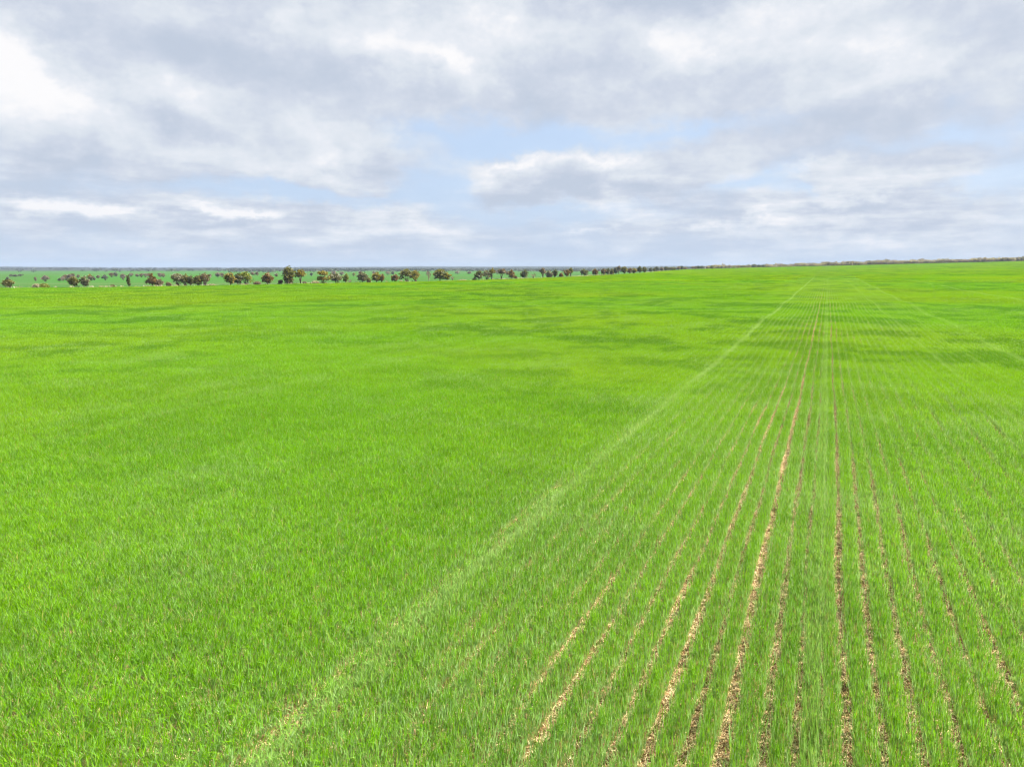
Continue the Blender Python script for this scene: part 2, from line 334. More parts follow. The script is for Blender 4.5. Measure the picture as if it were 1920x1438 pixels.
tcol = bpy.data.collections.new('wheat_templates'); HS = .27
LOD = [(8, .5), (6, 1.), (5, 2.)]
names = []
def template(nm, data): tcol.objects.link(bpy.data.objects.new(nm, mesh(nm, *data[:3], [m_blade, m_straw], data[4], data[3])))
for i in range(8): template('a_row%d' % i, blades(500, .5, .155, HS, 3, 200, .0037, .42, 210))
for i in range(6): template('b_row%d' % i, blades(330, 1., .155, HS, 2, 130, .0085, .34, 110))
for i in range(5):                                          # three rows side by side, for the far part
    parts = []; off = 0
    for kx in (-1, 0, 1):
        d = blades(150, 2., .16, HS, 2, 36, .024, .8, 0); v = d[0].copy(); v[:, 0] += kx*P; parts.append((v, d[1]+off, d[2], d[3], d[4])); off += len(v)
    template('c_row%d' % i, tuple(np.concatenate([q[j] for q in parts]) for j in range(5)))

pos, rot, scl, idx = [], [], [], []
TRACKS = [(-5.0, .30), (-7.1, .16), (5.7, .16), (9.7, .34), (7.6, .14), (-20.2, .3), (-22.6, .3), (24.5, .3), (27., .3), (-37, .3), (-39.4, .3)]
def trackness(d, u):
    t = 0*d
    dd = d+.12*np.sin(u/13)+.6*np.clip((u-60)/140, 0, 1)*(d < 0)*0
    for c, w in TRACKS: t = np.maximum(t, np.exp(-((dd-c)/w)**2))
    return t
def scatter(near, far, L, triple, i0, ni, nearrow, farrow):
    cc = ROWC if not triple else None
    if triple:
        D0 = np.arange(-400, 320, 3*P); Wd = np.full(len(D0), .16)
    else: D0, Wd = ROWC, ROWW
    u = np.arange(0, max(far, farrow)*1.3, L)
    Dg, Ug = np.meshgrid(D0, u, indexing='ij'); Wg = np.broadcast_to(Wd[:, None], Dg.shape)
    Dg, Ug, Wg = Dg.ravel(), Ug.ravel()+rng.uniform(0, 1, Dg.size)*0, Wg.ravel()
    Ug = Ug+(np.modf(Dg*7.13)[0])*L
    X, Y = to_xy(Dg, Ug)
    zc = Y*math.cos(TH)+H*math.sin(TH); r = np.hypot(X, Y); rE, _ = field_edge(np.arctan2(X, Y))
    edge = near+ (0 if near < 5 else 1)*0
    far_ = (np.abs(Dg) < 10)
    lo, hi = np.where(far_, nearrow, near), np.where(far_, farrow, far)
    ok = (Y > 3.2) & (np.abs(X) < .82*Y+8) & (r >= lo) & (r < hi) & (r < rE-1.5)
    # the row wanders a little and grows unevenly; poor patches follow the wheel tracks
    D, U, Wg, X, Y, r = Dg[ok], Ug[ok], Wg[ok], X[ok], Y[ok], r[ok]
    tr = trackness(D, U)
    wob = .012*np.sin(U*.9+np.floor(D*2.7)*1.7)+.02*np.sin(U*.31+D)+.05*(vnoise(D, U, .18, 3)-.5)+.26*np.exp(-np.maximum(U-4, 0)/4)*np.clip((-D-3)/1.5, 0, 1)
    vig = .62*vnoise(X, Y, .11, 5)+.38*vnoise(X, Y, .6, 9)
    if triple: hsc = .82+.36*vig; wsc = np.ones_like(D)
    else:
        line = np.abs(D-TROW) < .05; poor = line*(vnoise(D*0, U, 1.1, 35) > .48)*(U < 15); hsc = (.78+.42*vig-.08*tr)*(1-.10*line-.24*poor); wsc = Wg/.150*(.95+.13*vnoise(D*2.7, U, .7, 21))
        wsc = wsc*(1-.12*poor); keep = rng.random(len(D)) > .13*poor
        # bare spots here and there
        keep &= ~((vnoise(D*2, U, .8, 41) > .95) & (rng.random(len(D)) < .35) & (D < -5))
        D, U, hsc, wsc, wob, tr = (q[keep] for q in (D, U, hsc, wsc, wob, tr))
    X, Y = to_xy(D+wob, U); n = len(X)
    pos.append(np.stack([X, Y, height(X, Y)-.005], 1))
    flip = rng.integers(0, 2, n)*math.pi
    rot.append(np.stack([rng.normal(0, .03, n), rng.normal(0, .03, n), -ROW_AZ+flip+rng.normal(0, .03, n)], 1))
    s = np.stack([wsc, np.ones(n), hsc*rng.uniform(.92, 1.08, n)], 1); scl.append(s)
    idx.append(i0+rng.integers(0, ni, n))
scatter(3., 46., .46, False, 0, 8, 3., 50.)
scatter(46., 112., .95, False, 8, 6, 50., 300.)
scatter(112., 270., 1.9, True, 14, 5, 300., 330.)
pos, rot, scl, idx = (np.concatenate(q) for q in (pos, rot, scl, idx))
print('crop instances', len(pos))
pm = bpy.data.meshes.new('wheat_crop'); pm.vertices.add(len(pos)); pm.vertices.foreach_set('co', pos.astype(np.float32).ravel())
pm.attributes.new('rot', 'FLOAT_VECTOR', 'POINT').data.foreach_set('vector', rot.astype(np.float32).ravel())
pm.attributes.new('scl', 'FLOAT_VECTOR', 'POINT').data.foreach_set('vector', scl.astype(np.float32).ravel())
pm.attributes.new('idx', 'INT', 'POINT').data.foreach_set('value', idx.astype(np.int32))
crop = link('wheat_crop', pm, kind='stuff', label='young green wheat growing in long rows over the whole field')
gn = bpy.data.node_groups.new('wheat_rows', 'GeometryNodeTree')
gn.interface.new_socket('Geometry', in_out='INPUT', socket_type='NodeSocketGeometry')
gn.interface.new_socket('Geometry', in_out='OUTPUT', socket_type='NodeSocketGeometry')
gi, go = gn.nodes.new('NodeGroupInput'), gn.nodes.new('NodeGroupOutput')
ip = gn.nodes.new('GeometryNodeInstanceOnPoints'); ci = gn.nodes.new('GeometryNodeCollectionInfo')
ci.inputs[0].default_value = tcol; ci.inputs[1].default_value = True; ci.inputs[2].default_value = True
def named(nm, ty):
    q = gn.nodes.new('GeometryNodeInputNamedAttribute'); q.data_type = ty; q.inputs[0].default_value = nm; return q.outputs[0]
e2r = gn.nodes.new('FunctionNodeEulerToRotation')
lk = gn.links.new
lk(gi.outputs[0], ip.inputs['Points']); lk(ci.outputs[0], ip.inputs['Instance']); ip.inputs['Pick Instance'].default_value = True
lk(named('idx', 'INT'), ip.inputs['Instance Index']); lk(named('rot', 'FLOAT_VECTOR'), e2r.inputs[0]); lk(e2r.outputs[0], ip.inputs['Rotation'])
lk(named('scl', 'FLOAT_VECTOR'), ip.inputs['Scale']); lk(ip.outputs[0], go.inputs[0])
crop.modifiers.new('rows', 'NODES').node_group = gn

# far canopy of the same crop, closed to the eye at this distance
m_can, g = material('wheat_canopy')
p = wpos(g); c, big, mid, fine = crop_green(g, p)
d_ = g.n('ShaderNodeVectorMath', operation='DOT_PRODUCT', ins={0: p, 1: (CA, -SA, 0)}).outputs['Value']
u_ = g.n('ShaderNodeVectorMath', operation='DOT_PRODUCT', ins={0: p, 1: (SA, CA, 0)}).outputs['Value']
acc = 0.
for cc, w in ((-5.1, .2), (-.68, .09), (9.7, .22), (5.7, .12), (24.5, .2)):
    q = g.sstep(g.m('ABSOLUTE', g.m('SUBTRACT', d_, cc)), w, w*1.8, 1, 0); acc = g.m('MAXIMUM', acc, q)
stripe = g.m('MULTIPLY', g.sstep(g.m('COSINE', g.m('MULTIPLY', g.m('ADD', d_, .68), 6.2832/P)), .5, .95), g.sstep(g.m('ABSOLUTE', d_), 4., 9., .5, 0.))
c = g.mix(g.m('MULTIPLY', acc, .42), c, (.15, .29, .06))
c = g.mix(g.m('MAXIMUM', stripe, 0.), c, (.15, .26, .05))
b = g.n('ShaderNodeBsdfDiffuse', ins={0: g.n('ShaderNodeVectorMath', operation='SCALE', ins={0: c, 'Scale': .40}).outputs[0]})  # green darkened to stand for shade between leaves, which the sheet lacks
bp = g.n('ShaderNodeBump', ins={'Strength': .7, 'Distance': .25, 'Height': g.m('ADD', g.noise(p, 1.1, 5., .7), g.m('MULTIPLY', mid, .8))}); g.l(bp.outputs[0], b.inputs['Normal'])
g.l(b.outputs[0], g.n('ShaderNodeOutputMaterial').inputs[0])
def can_off(X, Y, R):
    rE = field_edge(np.arctan2(X, Y))[0]
    dd = np.abs(X*CA-Y*SA); k0 = 175+65*np.clip((14-dd)/5, 0, 1); s = np.clip((R-k0)/70, 0, 1); e = np.clip((rE-R)/4, 0, 1)
    return (-.06+.33*s*s*(3-2*s)+.09*(vnoise(X, Y, .12, 5)-.5)*s)*np.minimum(e+.0, 1)+.0*X
can = polar('wheat_canopy', np.linspace(-1.05, 1.05, 720), lambda A: 170+(np.linspace(0, 1, 260)[:, None]**1.5)*(field_edge(A)[0][None, :]-172), can_off, m_can)
link('distant_wheat', can, kind='stuff', label='distant part of the green wheat field, closed into one canopy')

# ------------------------------------------------------------------ trees
def leaf_material(name, a, b, transl=.45):
    m, g = material(name)
    r = g.n('ShaderNodeNewGeometry').outputs['Random Per Island']; q = g.noise(wpos(g), .9, 3., .6)
    c = g.mix(g.m('ADD', g.m('MULTIPLY', r, .5), g.m('MULTIPLY', g.sstep(q, .35, .65), .5)), a, b)
    leaf_out(g, c, transl, .5, .015); return m
LM = {k: leaf_material('foliage_'+k, a, b) for k, (a, b) in dict(
    olive=((.100, .098, .026), (.180, .164, .045)), dark=((.072, .079, .031), (.135, .135, .058)), ash=((.120, .114, .064), (.195, .180, .108)),
    gold=((.105, .095, .016), (.30, .235, .036)), rust=((.115, .078, .024), (.205, .128, .042)), heath=((.23, .19, .155), (.35, .30, .24)), brown=((.110, .085, .055), (.225, .165, .105)),
    pale=((.26, .23, .16), (.46, .41, .30)), lime=((.110, .128, .016), (.23, .245, .036)), mauve=((.160, .125, .110), (.27, .215, .185)), deep=((.022, .030, .028), (.060, .064, .052)), dusk=((.075, .082, .064), (.150, .150, .118))).items()}
m_bark, g = material('bark')
q = g.noise(wpos(g), 6., 4., .6)
b = g.n('ShaderNodeBsdfDiffuse', ins={0: g.mix(g.sstep(q, .35, .65), (.075, .055, .040), (.20, .16, .12))}); g.l(b.outputs[0], g.n('ShaderNodeOutputMaterial').inputs[0])
m_pale, g = material('bleached_wood')
q = g.noise(wpos(g), 6., 4., .6)
b = g.n('ShaderNodeBsdfDiffuse', ins={0: g.mix(g.sstep(q, .35, .65), (.20, .17, .13), (.40, .35, .28))}); g.l(b.outputs[0], g.n('ShaderNodeOutputMaterial').inputs[0])

def tubes(paths):                                           # tapered six sided limbs: [(points, radii)]
    V, FA = [], []; off = 0
    for pts, rad in paths:
        pts = np.array(pts, float); k = len(pts)
        for i in range(k):
            t = pts[min(i+1, k-1)]-pts[max(i-1, 0)]; t = t/(np.linalg.norm(t)+1e-9)
            u = np.cross(t, (.3, .9, .1)); u /= np.linalg.norm(u); w = np.cross(t, u)
            for a in range(6): V.append(pts[i]+rad[i]*(math.cos(a*1.0472)*u+math.sin(a*1.0472)*w))
        for i in range(k-1):
            for a in range(6): FA.append([off+i*6+a, off+i*6+(a+1) % 6, off+i*6+6+(a+1) % 6, off+i*6+6+a])
        off += 6*k
    return np.array(V), np.array(FA)
def sprays(lobes, n, size, flat=.8):                        # leaf sprays through the crown's lobes [(centre, radii)]
    vol = np.array([np.prod(r)**.67 for _, r in lobes]); cnt = np.maximum((n*vol/vol.sum()).astype(int), 8); C = []
    for (c, r), k in zip(lobes, cnt):
        v = rng.normal(0, 1, (k, 3)); v /= np.linalg.norm(v, axis=1)[:, None]
        rr = rng.uniform(.28, 1.06, k)**.55
        C.append(np.array(c)+v*rr[:, None]*np.array(r)*(1+.16*np.sin(v[:, :1]*7+c[0])+.12*np.sin(v[:, 2:]*9+c[1])))
    C = np.concatenate(C); C[:, 2] = np.maximum(C[:, 2], .06); k = len(C)
    nr = rng.normal(0, 1, (k, 3)); nr[:, 2] = np.abs(nr[:, 2])*flat+.2; nr /= np.linalg.norm(nr, axis=1)[:, None]
    u = np.cross(nr, rng.normal(0, 1, (k, 3))); u /= np.linalg.norm(u, axis=1)[:, None]; w = np.cross(nr, u)
    sz = size*rng.uniform(.5, 1.2, (k, 1)); V = np.stack([C-u*sz, C+w*sz*.5, C+u*sz, C-w*sz*.5], 1).reshape(-1, 3)
    return V, np.arange(4*k).reshape(-1, 4)
def tree_shape(kind, h, w, seed):
    global rng
    keep = rng; rng = np.random.default_rng(seed)
    R = w/2; lobes, limbs = [], []; lean = rng.normal(0, .05, 2)*h
    dens = 1.
    if kind in ('round', 'cone', 'column'):
        th = h*(.16 if kind != 'column' else .10)
        nl = 9
        for i in range(nl):
            f = (i+.5)/nl; z = th+(h-th)*(.10+.80*f)
            env = math.sin(math.pi*min(max(.12+.80*f, 0), 1))**.7 if kind == 'round' else (1.1-f*.92 if kind == 'cone' else .55+.45*math.sin(math.pi*f))
            a = i*2.4+rng.uniform(0, 1); rr = R*env*rng.uniform(.25, .55)
            lobes.append(((lean[0]*f+math.cos(a)*rr, lean[1]*f+math.sin(a)*rr, z), (R*env*rng.uniform(.45, .62), R*env*rng.uniform(.45, .62), h*rng.uniform(.12, .18))))
        limbs.append(([(0, 0, -.3), (lean[0]*.2, 0, th), (lean[0]*.6, lean[1]*.6, h*.6), (lean[0], lean[1], h*.85)], [.05*h*.6+.03, .04*h*.6+.02, .05, .02]))
        for c, r in lobes[1::2]: limbs.append(([(lean[0]*.2, 0, th*.9), ((c[0])*.5, c[1]*.5, (th+c[2])*.5), c], [.07, .05, .02]))
    elif kind in ('mallee', 'umbrella', 'tier'):
        z0 = {'mallee': .30, 'umbrella': .55, 'tier': .25}[kind]*h; nl = {'mallee': 11, 'umbrella': 7, 'tier': 9}[kind]; stems = {'mallee': 4, 'umbrella': 1, 'tier': 2}[kind]
        for i in range(nl):
            a = i*2.4+rng.uniform(-.4, .4); f = math.sqrt((i+.4)/nl); rr = R*.70*f
            z = h*.86-(h-z0)*.72*f*rng.uniform(.35, 1.15)
            if kind == 'tier': z = h*(.84 if i % 2 else .42)+rng.normal(0, .03)*h; rr *= .85 if i % 2 else .8
            lobes.append(((math.cos(a)*rr+lean[0], math.sin(a)*rr+lean[1], z), (R*rng.uniform(.34, .50), R*rng.uniform(.34, .50), h*rng.uniform(.13, .20))))
        for i, (c, r) in enumerate(lobes):
            a = (i % stems)*6.28/stems; b0 = (.10*R*math.cos(a)*(stems > 1), .10*R*math.sin(a)*(stems > 1), -.3)
            m = (c[0]*.45+b0[0], c[1]*.45+b0[1], z0*.75)
            limbs.append(([b0, ((b0[0]+m[0])/2, (b0[1]+m[1])/2, z0*.4), m, c], [.035*h*.55+.03, .10, .075, .025]))
        dens = .85
    elif kind == 'bush':
        for i in range(7):
            a = i*2.4; rr = R*.6*math.sqrt(i/7); lobes.append(((math.cos(a)*rr, math.sin(a)*rr, h*rng.uniform(.25, .62)*(1-.35*rr/R)), (R*.42, R*.42, h*rng.uniform(.26, .36))))
        for c, r in lobes: limbs.append(([(0, 0, -.2), (c[0]*.5, c[1]*.5, c[2]*.5), c], [.05, .035, .015]))
    elif kind == 'bare':
        for i in range(16):
            a = i*2.4; t = rng.uniform(.5, 1); e = (math.cos(a)*R*t, math.sin(a)*R*t, h*rng.uniform(.62, 1.)*(1-.25*t*t)); m = (e[0]*.3, e[1]*.3, h*rng.uniform(.25, .5))
            limbs.append(([(0, 0, -.2), m, e], [.07, .055, .02]))
            for _ in range(3):
                q = np.array(e)*.75+np.array(m)*.25; e2 = q+rng.normal(0, .14, 3)*h; limbs.append(([q, (q+e2)/2, e2], [.03, .025, .012]))
            lobes.append((e, (R*.16, R*.16, h*.06)))
        dens = .22
    sz = .10*math.sqrt(h*w)*(.9 if kind != 'bare' else .55)*.8+.05
    crown = sprays(lobes, int(760*dens), sz); wood = tubes(limbs); rng = keep
    # bring the crown to the wanted height and width
    v = crown[0]; ex = np.percentile(np.abs(v[:, :2]-np.array([lean[0]*.5, lean[1]*.5])), 98); zx = np.percentile(v[:, 2], 99.5)
    fx, fz = R/ex*.97, h/zx
    for A in (crown[0], wood[0]): A[:, :2] *= fx; A[:, 2] *= fz
    return crown, wood
def quadmesh(nm, vf, mat): V, Q = vf; return mesh(nm, V, Q.ravel(), np.full(len(Q), 4), [mat])

def on_edge(x, back=2.5):
    """a spot just behind the field's edge on the bearing of column x"""
    az = pix_az(x, 525); r = field_edge(az)[0]+back; X, Y = r*math.sin(az), r*math.cos(az); return X, Y, float(height(X, Y))
def base_row(x): # photo row of the field's edge on that bearing, only used to turn a height in pixels into metres
    az = pix_az(x, 525); r, z = field_edge(az); Y = r*math.cos(az); zc = Y*math.cos(TH)+(H-z)*math.sin(TH); return HOR+(H-z)*F/Y*(1/ math.cos(TH)**2)**0, zc
CAT = {'bush': 'shrub', 'bare': 'bare tree'}
def plant(x, top, wpx, kind, colour, label, back=None, name=None):
    i = int(x*10); X, Y, Z = on_edge(x, back if back is not None else 1.5+(i*7 % 40)/10.)
    az = pix_az(x, 525); zc = Y*math.cos(TH)+(H-Z)*math.sin(TH)
    d = pix_dir(x, top); ztop = H+d[2]/math.hypot(d[0], d[1])*math.hypot(X, Y); h = max(ztop-Z, .5)*1.04; w = wpx*zc/F*1.02
    nm = name or {'bush': 'shrub', 'bare': 'bare_tree'}.get(kind, 'tree')
    e = bpy.data.objects.new(nm, None); SC.collection.objects.link(e); e.location = (X, Y, Z); e.empty_display_size = .5
    e['label'] = label; e['category'] = CAT.get(kind, 'tree'); e['group'] = 'shrubs along the field edge' if kind == 'bush' else 'trees along the field edge'
    crown, wood = tree_shape(kind, h, w, i)
    link('crown', quadmesh(nm+'_crown', crown, LM[colour]), e)
    link('stems' if kind == 'bush' else 'trunk', quadmesh(nm+'_wood', wood, m_pale if (kind == 'bare' or colour == 'pale') else m_bark), e)

FENCE = [
 (14, 525, 19, 'round', 'olive', 'olive round tree on a bare stem, first tree from the left end of the row'),
 (66, 532.5, 12, 'bush', 'pale', 'pale greyish dry shrub just left of the dark green dome bush'),
 (82, 532, 17, 'bush', 'lime', 'dark green dome shaped bush, alone between the first tree and the rounded pair'),
 (137.5, 518.5, 19, 'round', 'olive', 'round olive crown on a short stem, left one of the rounded pair'),
 (159, 519, 16, 'round', 'ash', 'grey green open crown, right one of the rounded pair near the left end'),
 (210, 534, 9, 'bush', 'brown', 'very low brown bush left of the narrow column tree'),
 (241, 517, 7, 'column', 'dark', 'narrow dark column shaped tree, the slimmest upright one of the row'),
 (285, 514, 21, 'cone', 'rust', 'reddish brown pointed tree right of the narrow column tree'),
 (297.5, 524.5, 15, 'round', 'brown', 'low brown round tree leaning against the reddish pointed tree'),
 (316, 529.5, 10, 'bush', 'brown', 'small pinkish brown shrub before the grey olive clump'),
 (333, 514, 24, 'mallee', 'ash', 'broad grey olive tree at the left end of the five tree clump'),
 (346.5, 516, 17, 'mallee', 'olive', 'olive tree second from left in the five tree clump'),
 (356, 517.5, 13, 'round', 'dark', 'dark small tree in the middle of the five tree clump'),
 (370.5, 517.5, 17, 'round', 'olive', 'olive brown tree fourth from left in the five tree clump'),
 (383, 514, 18, 'mallee', 'brown', 'greyish brown tree at the right end of the five tree clump'),
 (396, 533, 15, 'bush', 'pale', 'pale dry low shrub right of the five tree clump'),
 (432, 512.5, 20, 'round', 'gold', 'dense olive gold tree touching a dark tree on its right'),
 (445, 513, 17, 'round', 'dark', 'dark dense tree touching the olive gold tree on its left'),
 (461, 511, 24, 'mallee', 'lime', 'open yellow green tree with sky gaps right of the dark dense pair'),
 (482, 528, 13, 'bush', 'brown', 'pinkish grey low shrub left of the round orange tree'),
 (501, 513, 21, 'round', 'rust', 'round rusty orange tree standing alone left of the tallest tree'),
 (526, 525, 9, 'bush', 'brown', 'small brown bush between the round orange tree and the tallest tree'),
 (540, 501, 21, 'round', 'olive', 'tallest olive tree, its crown rising above the horizon hills'),
 (542, 515, 17, 'bush', 'ash', 'ashen grey bushy shrub at the foot of the tallest tree'),
 (563.5, 506, 20, 'umbrella', 'gold', 'slender tree with flat yellow olive top right of the tallest tree'),
 (570.5, 528, 8, 'bush', 'brown', 'small brown shrub under the flat topped yellow olive tree'),
 (592, 527, 13, 'bush', 'pale', 'pale pinkish shrub left of the two tiered golden tree'),
 (606, 509, 23, 'tier', 'gold', 'golden tree with two tiers of foliage'),
 (629, 513, 27, 'round', 'ash', 'wide greyish tree right of the two tiered golden tree'),
 (647, 514, 11, 'round', 'lime', 'small yellow green tree right of the wide greyish tree'),
 (656, 525, 6, 'bare', 'brown', 'tiny twiggy shrub on the field edge right of the yellow green tree'),
 (679, 512, 19, 'round', 'ash', 'grey olive round tree on a short dark trunk'),
 (691.5, 521, 9, 'bush', 'olive', 'low olive bush between the grey olive round tree and the rusty pair'),
 (706, 512, 17, 'round', 'gold', 'olive rust tree, left one of the rusty pair'),
 (715, 515, 11, 'round', 'rust', 'small orange rust tree, right one of the rusty pair'),
 (740, 515, 15, 'round', 'rust', 'small reddish brown round tree left of the broad open crowned trees'),
 (752, 526, 6, 'bush', 'pale', 'tiny pale shrub at the foot of the broad open crowned tree'),
 (763, 506, 25, 'mallee', 'olive', 'broad tree with open underside and several stems, left of its twin'),
 (779, 508, 20, 'mallee', 'gold', 'open yellowish tree twin on the right of the broad one'),
 (804, 510, 9, 'bare', 'ash', 'thin pale leafless tree left of the big dense tree'),
 (825, 506, 25, 'round', 'olive', 'big dense olive tree with dark trunk in the middle of the row'),
 (838, 511, 13, 'round', 'gold', 'yellow orange tree against the right side of the big dense tree'),
 (848, 519, 6, 'bare', 'brown', 'thin small bare sapling right of the yellow orange tree'),
 (868, 524, 14, 'bush', 'pale', 'pale flat shrub in the gap before the dark grey green tree'),
 (890, 521, 8, 'bush', 'dark', 'low dark bush at the left foot of the dark grey green tree'),
 (898, 508, 18, 'round', 'dark', 'darkest dense grey green tree right of the wide gap'),
 (912.5, 508, 14, 'mallee', 'ash', 'open grey olive tree right of the darkest dense tree'),
 (922, 504, 11, 'umbrella', 'gold', 'tall tree with small gold tuft on a bare trunk'),
 (940, 505, 15, 'umbrella', 'brown', 'brown umbrella shaped tree on a pale bare stem'),
 (959.5, 507, 14, 'round', 'rust', 'upright reddish tree between the umbrella tree and the dark ash tree'),
 (967, 517, 6, 'bush', 'rust', 'small orange shrub at the right foot of the upright reddish tree'),
 (982, 507, 14, 'round', 'dark', 'dark ash round tree on a short trunk, right of the upright reddish tree'),
 (1000, 513, 11, 'bare', 'ash', 'thin grey leafless tree right of the dark ash round tree'),
 (1018, 503, 13, 'umbrella', 'brown', 'tall thin brown tree with a loose top'),
 (1030, 508, 14, 'bush', 'ash', 'grey bushy tree joined to a dark one at the start of the denser row'),
 (1040, 506, 11, 'round', 'dark', 'dark olive tree joined to the grey bushy one on its left'),
 (1052, 512, 8, 'bush', 'rust', 'low rusty bush left of the orange brown tree'),
 (1063, 506, 14, 'round', 'rust', 'orange brown tree in front of a taller olive crown'),
 (1070, 503, 10, 'umbrella', 'olive', 'olive crown rising right of the orange brown tree'),
 (1096.5, 505, 14, 'round', 'dark', 'dark rounded tree alone in front of the green paddock'),
 (1116, 505, 11, 'round', 'rust', 'single red brown round tree left of the closing clump'),
 (1132, 504, 11, 'round', 'brown', 'brown tree at the left end of the closing clump'),
 (1139, 503, 10, 'round', 'dark', 'dark tree second in the closing clump'),
 (1147, 504, 9, 'bush', 'olive', 'low olive tree third in the closing clump'),
 (1154, 502, 11, 'round', 'dusk', 'grey green tree in the middle of the closing clump'),
 (1160, 499, 6, 'umbrella', 'mauve', 'thin hazy tree poking above the middle of the closing clump'),
 (1170, 500.5, 13, 'round', 'olive', 'larger olive tree right of the middle of the closing clump'),
 (1180, 503, 10, 'round', 'brown', 'pale brown small tree near the right end of the closing clump'),
 (1189, 503, 9, 'bush', 'gold', 'yellowish low tree next to the last tall dark ones'),
 (1199, 500, 10, 'round', 'dark', 'tall dark tree, next to last of the closing clump'),
 (1208, 501, 9, 'round', 'olive', 'last olive tree where the row meets the pale field end'),
]
for a in FENCE: plant(*a)

# small trees further off: one mesh each (a few pixels in the photo)
def far_tree(X, Y, h, w, colour, label, cat='tree', group='scattered trees on the far paddock', kind=None, seed=0, name='far_tree'):
    if kind is None: h *= .55; w *= .52
    Z = float(height(X, Y)); crown, wood = tree_shape(kind or ('mallee' if seed % 3 else 'round'), h, w, seed)
    o = link(name, None, label=label, category=cat, group=group)
    link('crown', quadmesh(name+'_crown', crown, LM[colour]), o); link('trunk', quadmesh(name+'_wood', wood, m_bark), o)
    o.location = (X, Y, Z-.1)
def at(x, dist): az = pix_az(x, 515); return dist*math.sin(az), dist*math.cos(az)
LF = {'mauve': 'small mauve grey tree scattered far out on the green paddock', 'dusk': 'small dusky green tree scattered far out on the green paddock', 'gold': 'small yellow tinted tree among the mauve trees far out on the paddock',
      'brown': 'small brownish tree scattered far out on the green paddock'}
FAR = [(14, 600, 7, 5, 'dusk'), (66, 640, 6, 4, 'mauve'), (83.5, 620, 8, 11, 'mauve'), (110, 620, 4, 4, 'dusk'), (117, 640, 6, 7, 'mauve'), (123, 650, 8, 9, 'brown'), (129, 650, 9, 9, 'mauve'), (136, 700, 9, 8, 'brown'),
       (146, 760, 6, 5, 'mauve'), (168, 640, 9, 7, 'gold'), (171, 630, 7, 8, 'brown'), (176, 640, 4, 4, 'dusk'), (183, 720, 6, 6, 'mauve'), (197, 640, 8, 9, 'dusk'), (209, 800, 8, 9, 'brown'), (217, 820, 9, 9, 'dusk'), (230, 640, 9, 8, 'mauve'),
       (245, 820, 7, 8, 'mauve'), (257, 800, 6, 7, 'mauve'), (265, 780, 7, 8, 'brown'), (272, 780, 7, 8, 'mauve'), (279, 800, 7, 9, 'brown'), (300, 760, 8, 9, 'mauve'), (306, 770, 7, 9, 'brown'), (28, 900, 5, 9, 'dusk'), (38, 920, 5, 10, 'dusk'), (20, 910, 5, 9, 'dusk'),
       (408, 720, 9, 9, 'mauve'), (416, 730, 8, 10, 'brown'), (394, 740, 6, 6, 'mauve'), (474, 900, 8, 10, 'brown'), (482, 900, 8, 8, 'brown'), (495, 700, 5, 5, 'mauve'), (518, 760, 6, 7, 'mauve'), (558, 900, 8, 9, 'brown'),
       (584, 820, 7, 6, 'dusk'), (626, 900, 10, 14, 'mauve'), (640, 910, 9, 12, 'mauve'), (663, 800, 7, 6, 'gold'), (676, 1000, 9, 10, 'brown'), (703, 900, 9, 12, 'mauve'), (727, 1000, 9, 14, 'mauve'), (737, 1010, 9, 9, 'dusk'),
       (803, 1000, 10, 12, 'brown'), (858, 1100, 9, 16, 'mauve'), (880, 1100, 8, 12, 'brown'), (932, 1100, 10, 12, 'mauve'), (950, 1000, 10, 13, 'brown')]
for i, (x, dist, h, w, c) in enumerate(FAR): far_tree(*at(x, dist), h, w, c, LF[c], seed=i+900)
# trees along the far end of the field
LE = {'dusk': 'dusky green tree in the thin line along the far end of the field', 'ash': 'grey tree in the thin line along the far end of the field', 'brown': 'brown tree in the thin line along the far end of the field',
      'dark': 'dark tree in the thin line along the far end of the field', 'rust': 'rusty brown tree in the thin line along the far end of the field', 'mauve': 'mauve grey tree in the thin line along the far end of the field', 'lime': 'yellow green tree in the thin line along the far end of the field'}
END = [(1219, 502, 7, 'dusk'), (1226, 502, 6, 'ash'), (1231, 499.5, 8, 'dusk'), (1240, 501, 8, 'mauve'), (1248, 500, 9, 'dark'), (1256, 501, 8, 'ash'), (1262, 500.5, 9, 'ash'), (1272, 499, 8, 'mauve'), (1277, 498.5, 9, 'dusk'), (1284, 500.5, 7, 'brown'),
       (1298, 499.5, 6, 'mauve'), (1303, 499, 6, 'brown'), (1308, 498.3, 8, 'dark'), (1315, 498.2, 8, 'dusk'), (1325, 499.5, 5, 'mauve'), (1333, 498.5, 6, 'dark'), (1345, 499.5, 6, 'ash'), (1351, 499, 7, 'dusk'), (1359, 498.6, 7, 'ash'), (1366, 498.4, 6, 'mauve'),
       (1374, 498.8, 5, 'lime'), (1381.5, 498.6, 7, 'rust'), (1390, 498, 8, 'ash'), (1412, 495.2, 8, 'dusk'), (1422, 496, 7, 'dark'), (1429, 496.2, 7, 'dark'), (1440, 499, 6, 'mauve')]
for i, (x, top, wpx, c) in enumerate(END):
    X, Y, Z = on_edge(x, 6); d = pix_dir(x, top); R_ = math.hypot(X, Y); h = H+d[2]/math.hypot(d[0], d[1])*R_-Z
    far_tree(X, Y, max(h, 2), wpx*R_/F, c, LE[c], group='trees along the far end of the field', seed=i+300, kind='round')
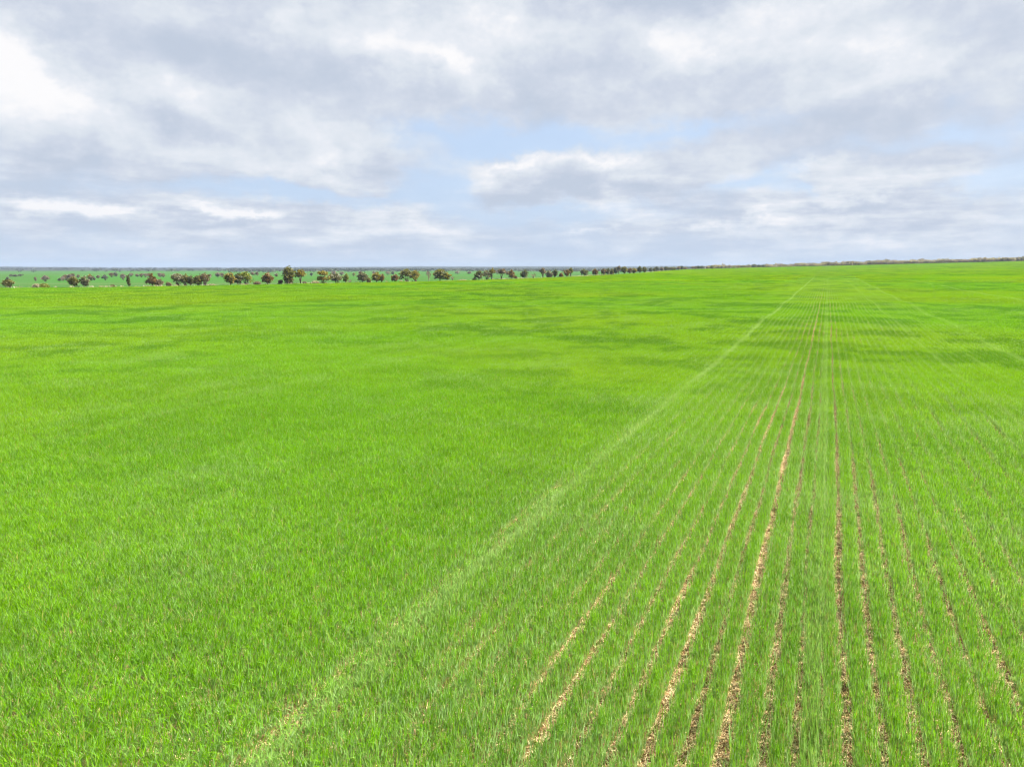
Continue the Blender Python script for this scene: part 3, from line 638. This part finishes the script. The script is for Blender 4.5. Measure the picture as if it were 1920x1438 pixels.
# distant woods: nobody could count them
def woods(name, spots, n_each, colours, label):
    allV, allQ, mi, off = [], [], [], 0
    for X, Y, h, w, c in spots:
        Z = float(height(X, Y)); lob = [((rng.normal(0, .25)*w, rng.normal(0, .25)*w, h*rng.uniform(.35, .75)), (w*.36, w*.36, h*.28)) for _ in range(4)]
        V, Q = sprays(lob, n_each, .13*math.sqrt(h*w)+.25); V = V+np.array([X, Y, Z]); allV.append(V); allQ.append(Q+off); off += len(V); mi.append(np.full(len(Q), c))
    Q = np.concatenate(allQ)
    link(name, mesh(name, np.concatenate(allV), Q.ravel(), np.full(len(Q), 4), [LM[c] for c in colours], np.concatenate(mi)), kind='stuff', label=label)
sp = []
for x in np.arange(1330, 2030, 1.7):
    az = pix_az(x, 500); t = min(max((x-1440)/100, 0), 1)
    for row in range(3):
        if rng.random() > .35+.65*t: continue
        r = field_edge(az)[0]+8+row*14+rng.uniform(0, 10); h = rng.uniform(3.4, 5.6)*(.7+.3*t)*(.8+.45*vnoise(x, 0., .06, 12))+(1.6 if 1700 < x < 1790 and row == 2 else 0)+(rng.random() < .06)*1.5
        sp.append((r*math.sin(az), r*math.cos(az), h+.6, rng.uniform(5, 8.5), int(rng.integers(0, 4))))
woods('woodland_strip', sp, 60, ['heath', 'mauve', 'heath', 'ash'], 'low grey brown scrub woodland along the far end of the field')
sp = []
for x in np.arange(-60, 1330, 2.6):
    az = pix_az(x, 508); band = vnoise(x, 0., .05, 71)
    for dist, hh, pr in ((1550, 5.5, (x > 430)*(.35+.6*(band > .5))), (1800, 7, .05+.3*(band > .6)+.5*(x > 430)), (2100, 7, .05+.7*(x > 430)), (2500, 8, .2+.5*(band > .5)), (3200, 9, .35+.5*(x > 430)), (3450, 10, .35+.5*(x > 430)), (3800, 10, .5+.4*(x > 430)), (4300, 10, .8), (5200, 11, .8)):
        if x < 150 and dist < 3000: pr *= .3
        if rng.random() < pr: r = dist+rng.uniform(-90, 90); sp.append((r*math.sin(az), r*math.cos(az), hh*rng.uniform(.7, 1.25), rng.uniform(7, 13), int(rng.integers(0, 3))))
woods('distant_woods', sp, 26, ['deep', 'dusk', 'deep'], 'bluish belt of distant woods at the foot of the hills')

# dry grass along the boundary
V, Q, off = [], [], 0
for x in np.arange(-40, 1300, .8):
    dn = vnoise(x, 0., .035, 77); lush = .10+.9*min(max((x-820)/200, 0), 1)
    if rng.random() > (.15+.75*(dn > .5))*lush+.05: continue
    k = 7; X, Y, Z = on_edge(x, rng.uniform(.6, 4.5)); hh = rng.uniform(.35, .9)
    a = rng.uniform(0, 6.28, k); sp_ = rng.uniform(.15, .6, k)
    for j in range(k):
        bx, by = X+rng.normal(0, .35), Y+rng.normal(0, .35); ex = np.array([math.cos(a[j])*sp_[j], math.sin(a[j])*sp_[j], hh*rng.uniform(.6, 1)]); sd = np.array([-math.sin(a[j]), math.cos(a[j]), 0])*.11
        b0 = np.array([bx, by, Z]); V += [b0-sd, b0+sd, b0+ex+sd*.5, b0+ex-sd*.5]; Q.append([off, off+1, off+2, off+3]); off += 4
Q = np.array(Q)
link('dry_grass', mesh('dry_grass', np.array(V), Q.ravel(), np.full(len(Q), 4), [LM['pale']]), kind='stuff', label='pale dry grass along the boundary below the trees')

# ------------------------------------------------------------------ air between the field and the hills
m_hz, g = material('haze')
pv = g.n('ShaderNodeVolumePrincipled', ins={'Color': (.36, .45, .60, 1), 'Density': 1.1e-4, 'Anisotropy': .0})
g.l(pv.outputs[0], g.n('ShaderNodeOutputMaterial').inputs['Volume'])
hv = [(x, y, z) for z in (-14, 75) for x, y in ((-12800, -12800), (12800, -12800), (12800, 12800), (-12800, 12800))]
hf = [3, 2, 1, 0, 4, 5, 6, 7, 0, 1, 5, 4, 1, 2, 6, 5, 2, 3, 7, 6, 3, 0, 4, 7]
link('haze', mesh('haze', hv, hf, [4]*6, [m_hz]), kind='stuff', label='thin blue haze lying over the distant country')
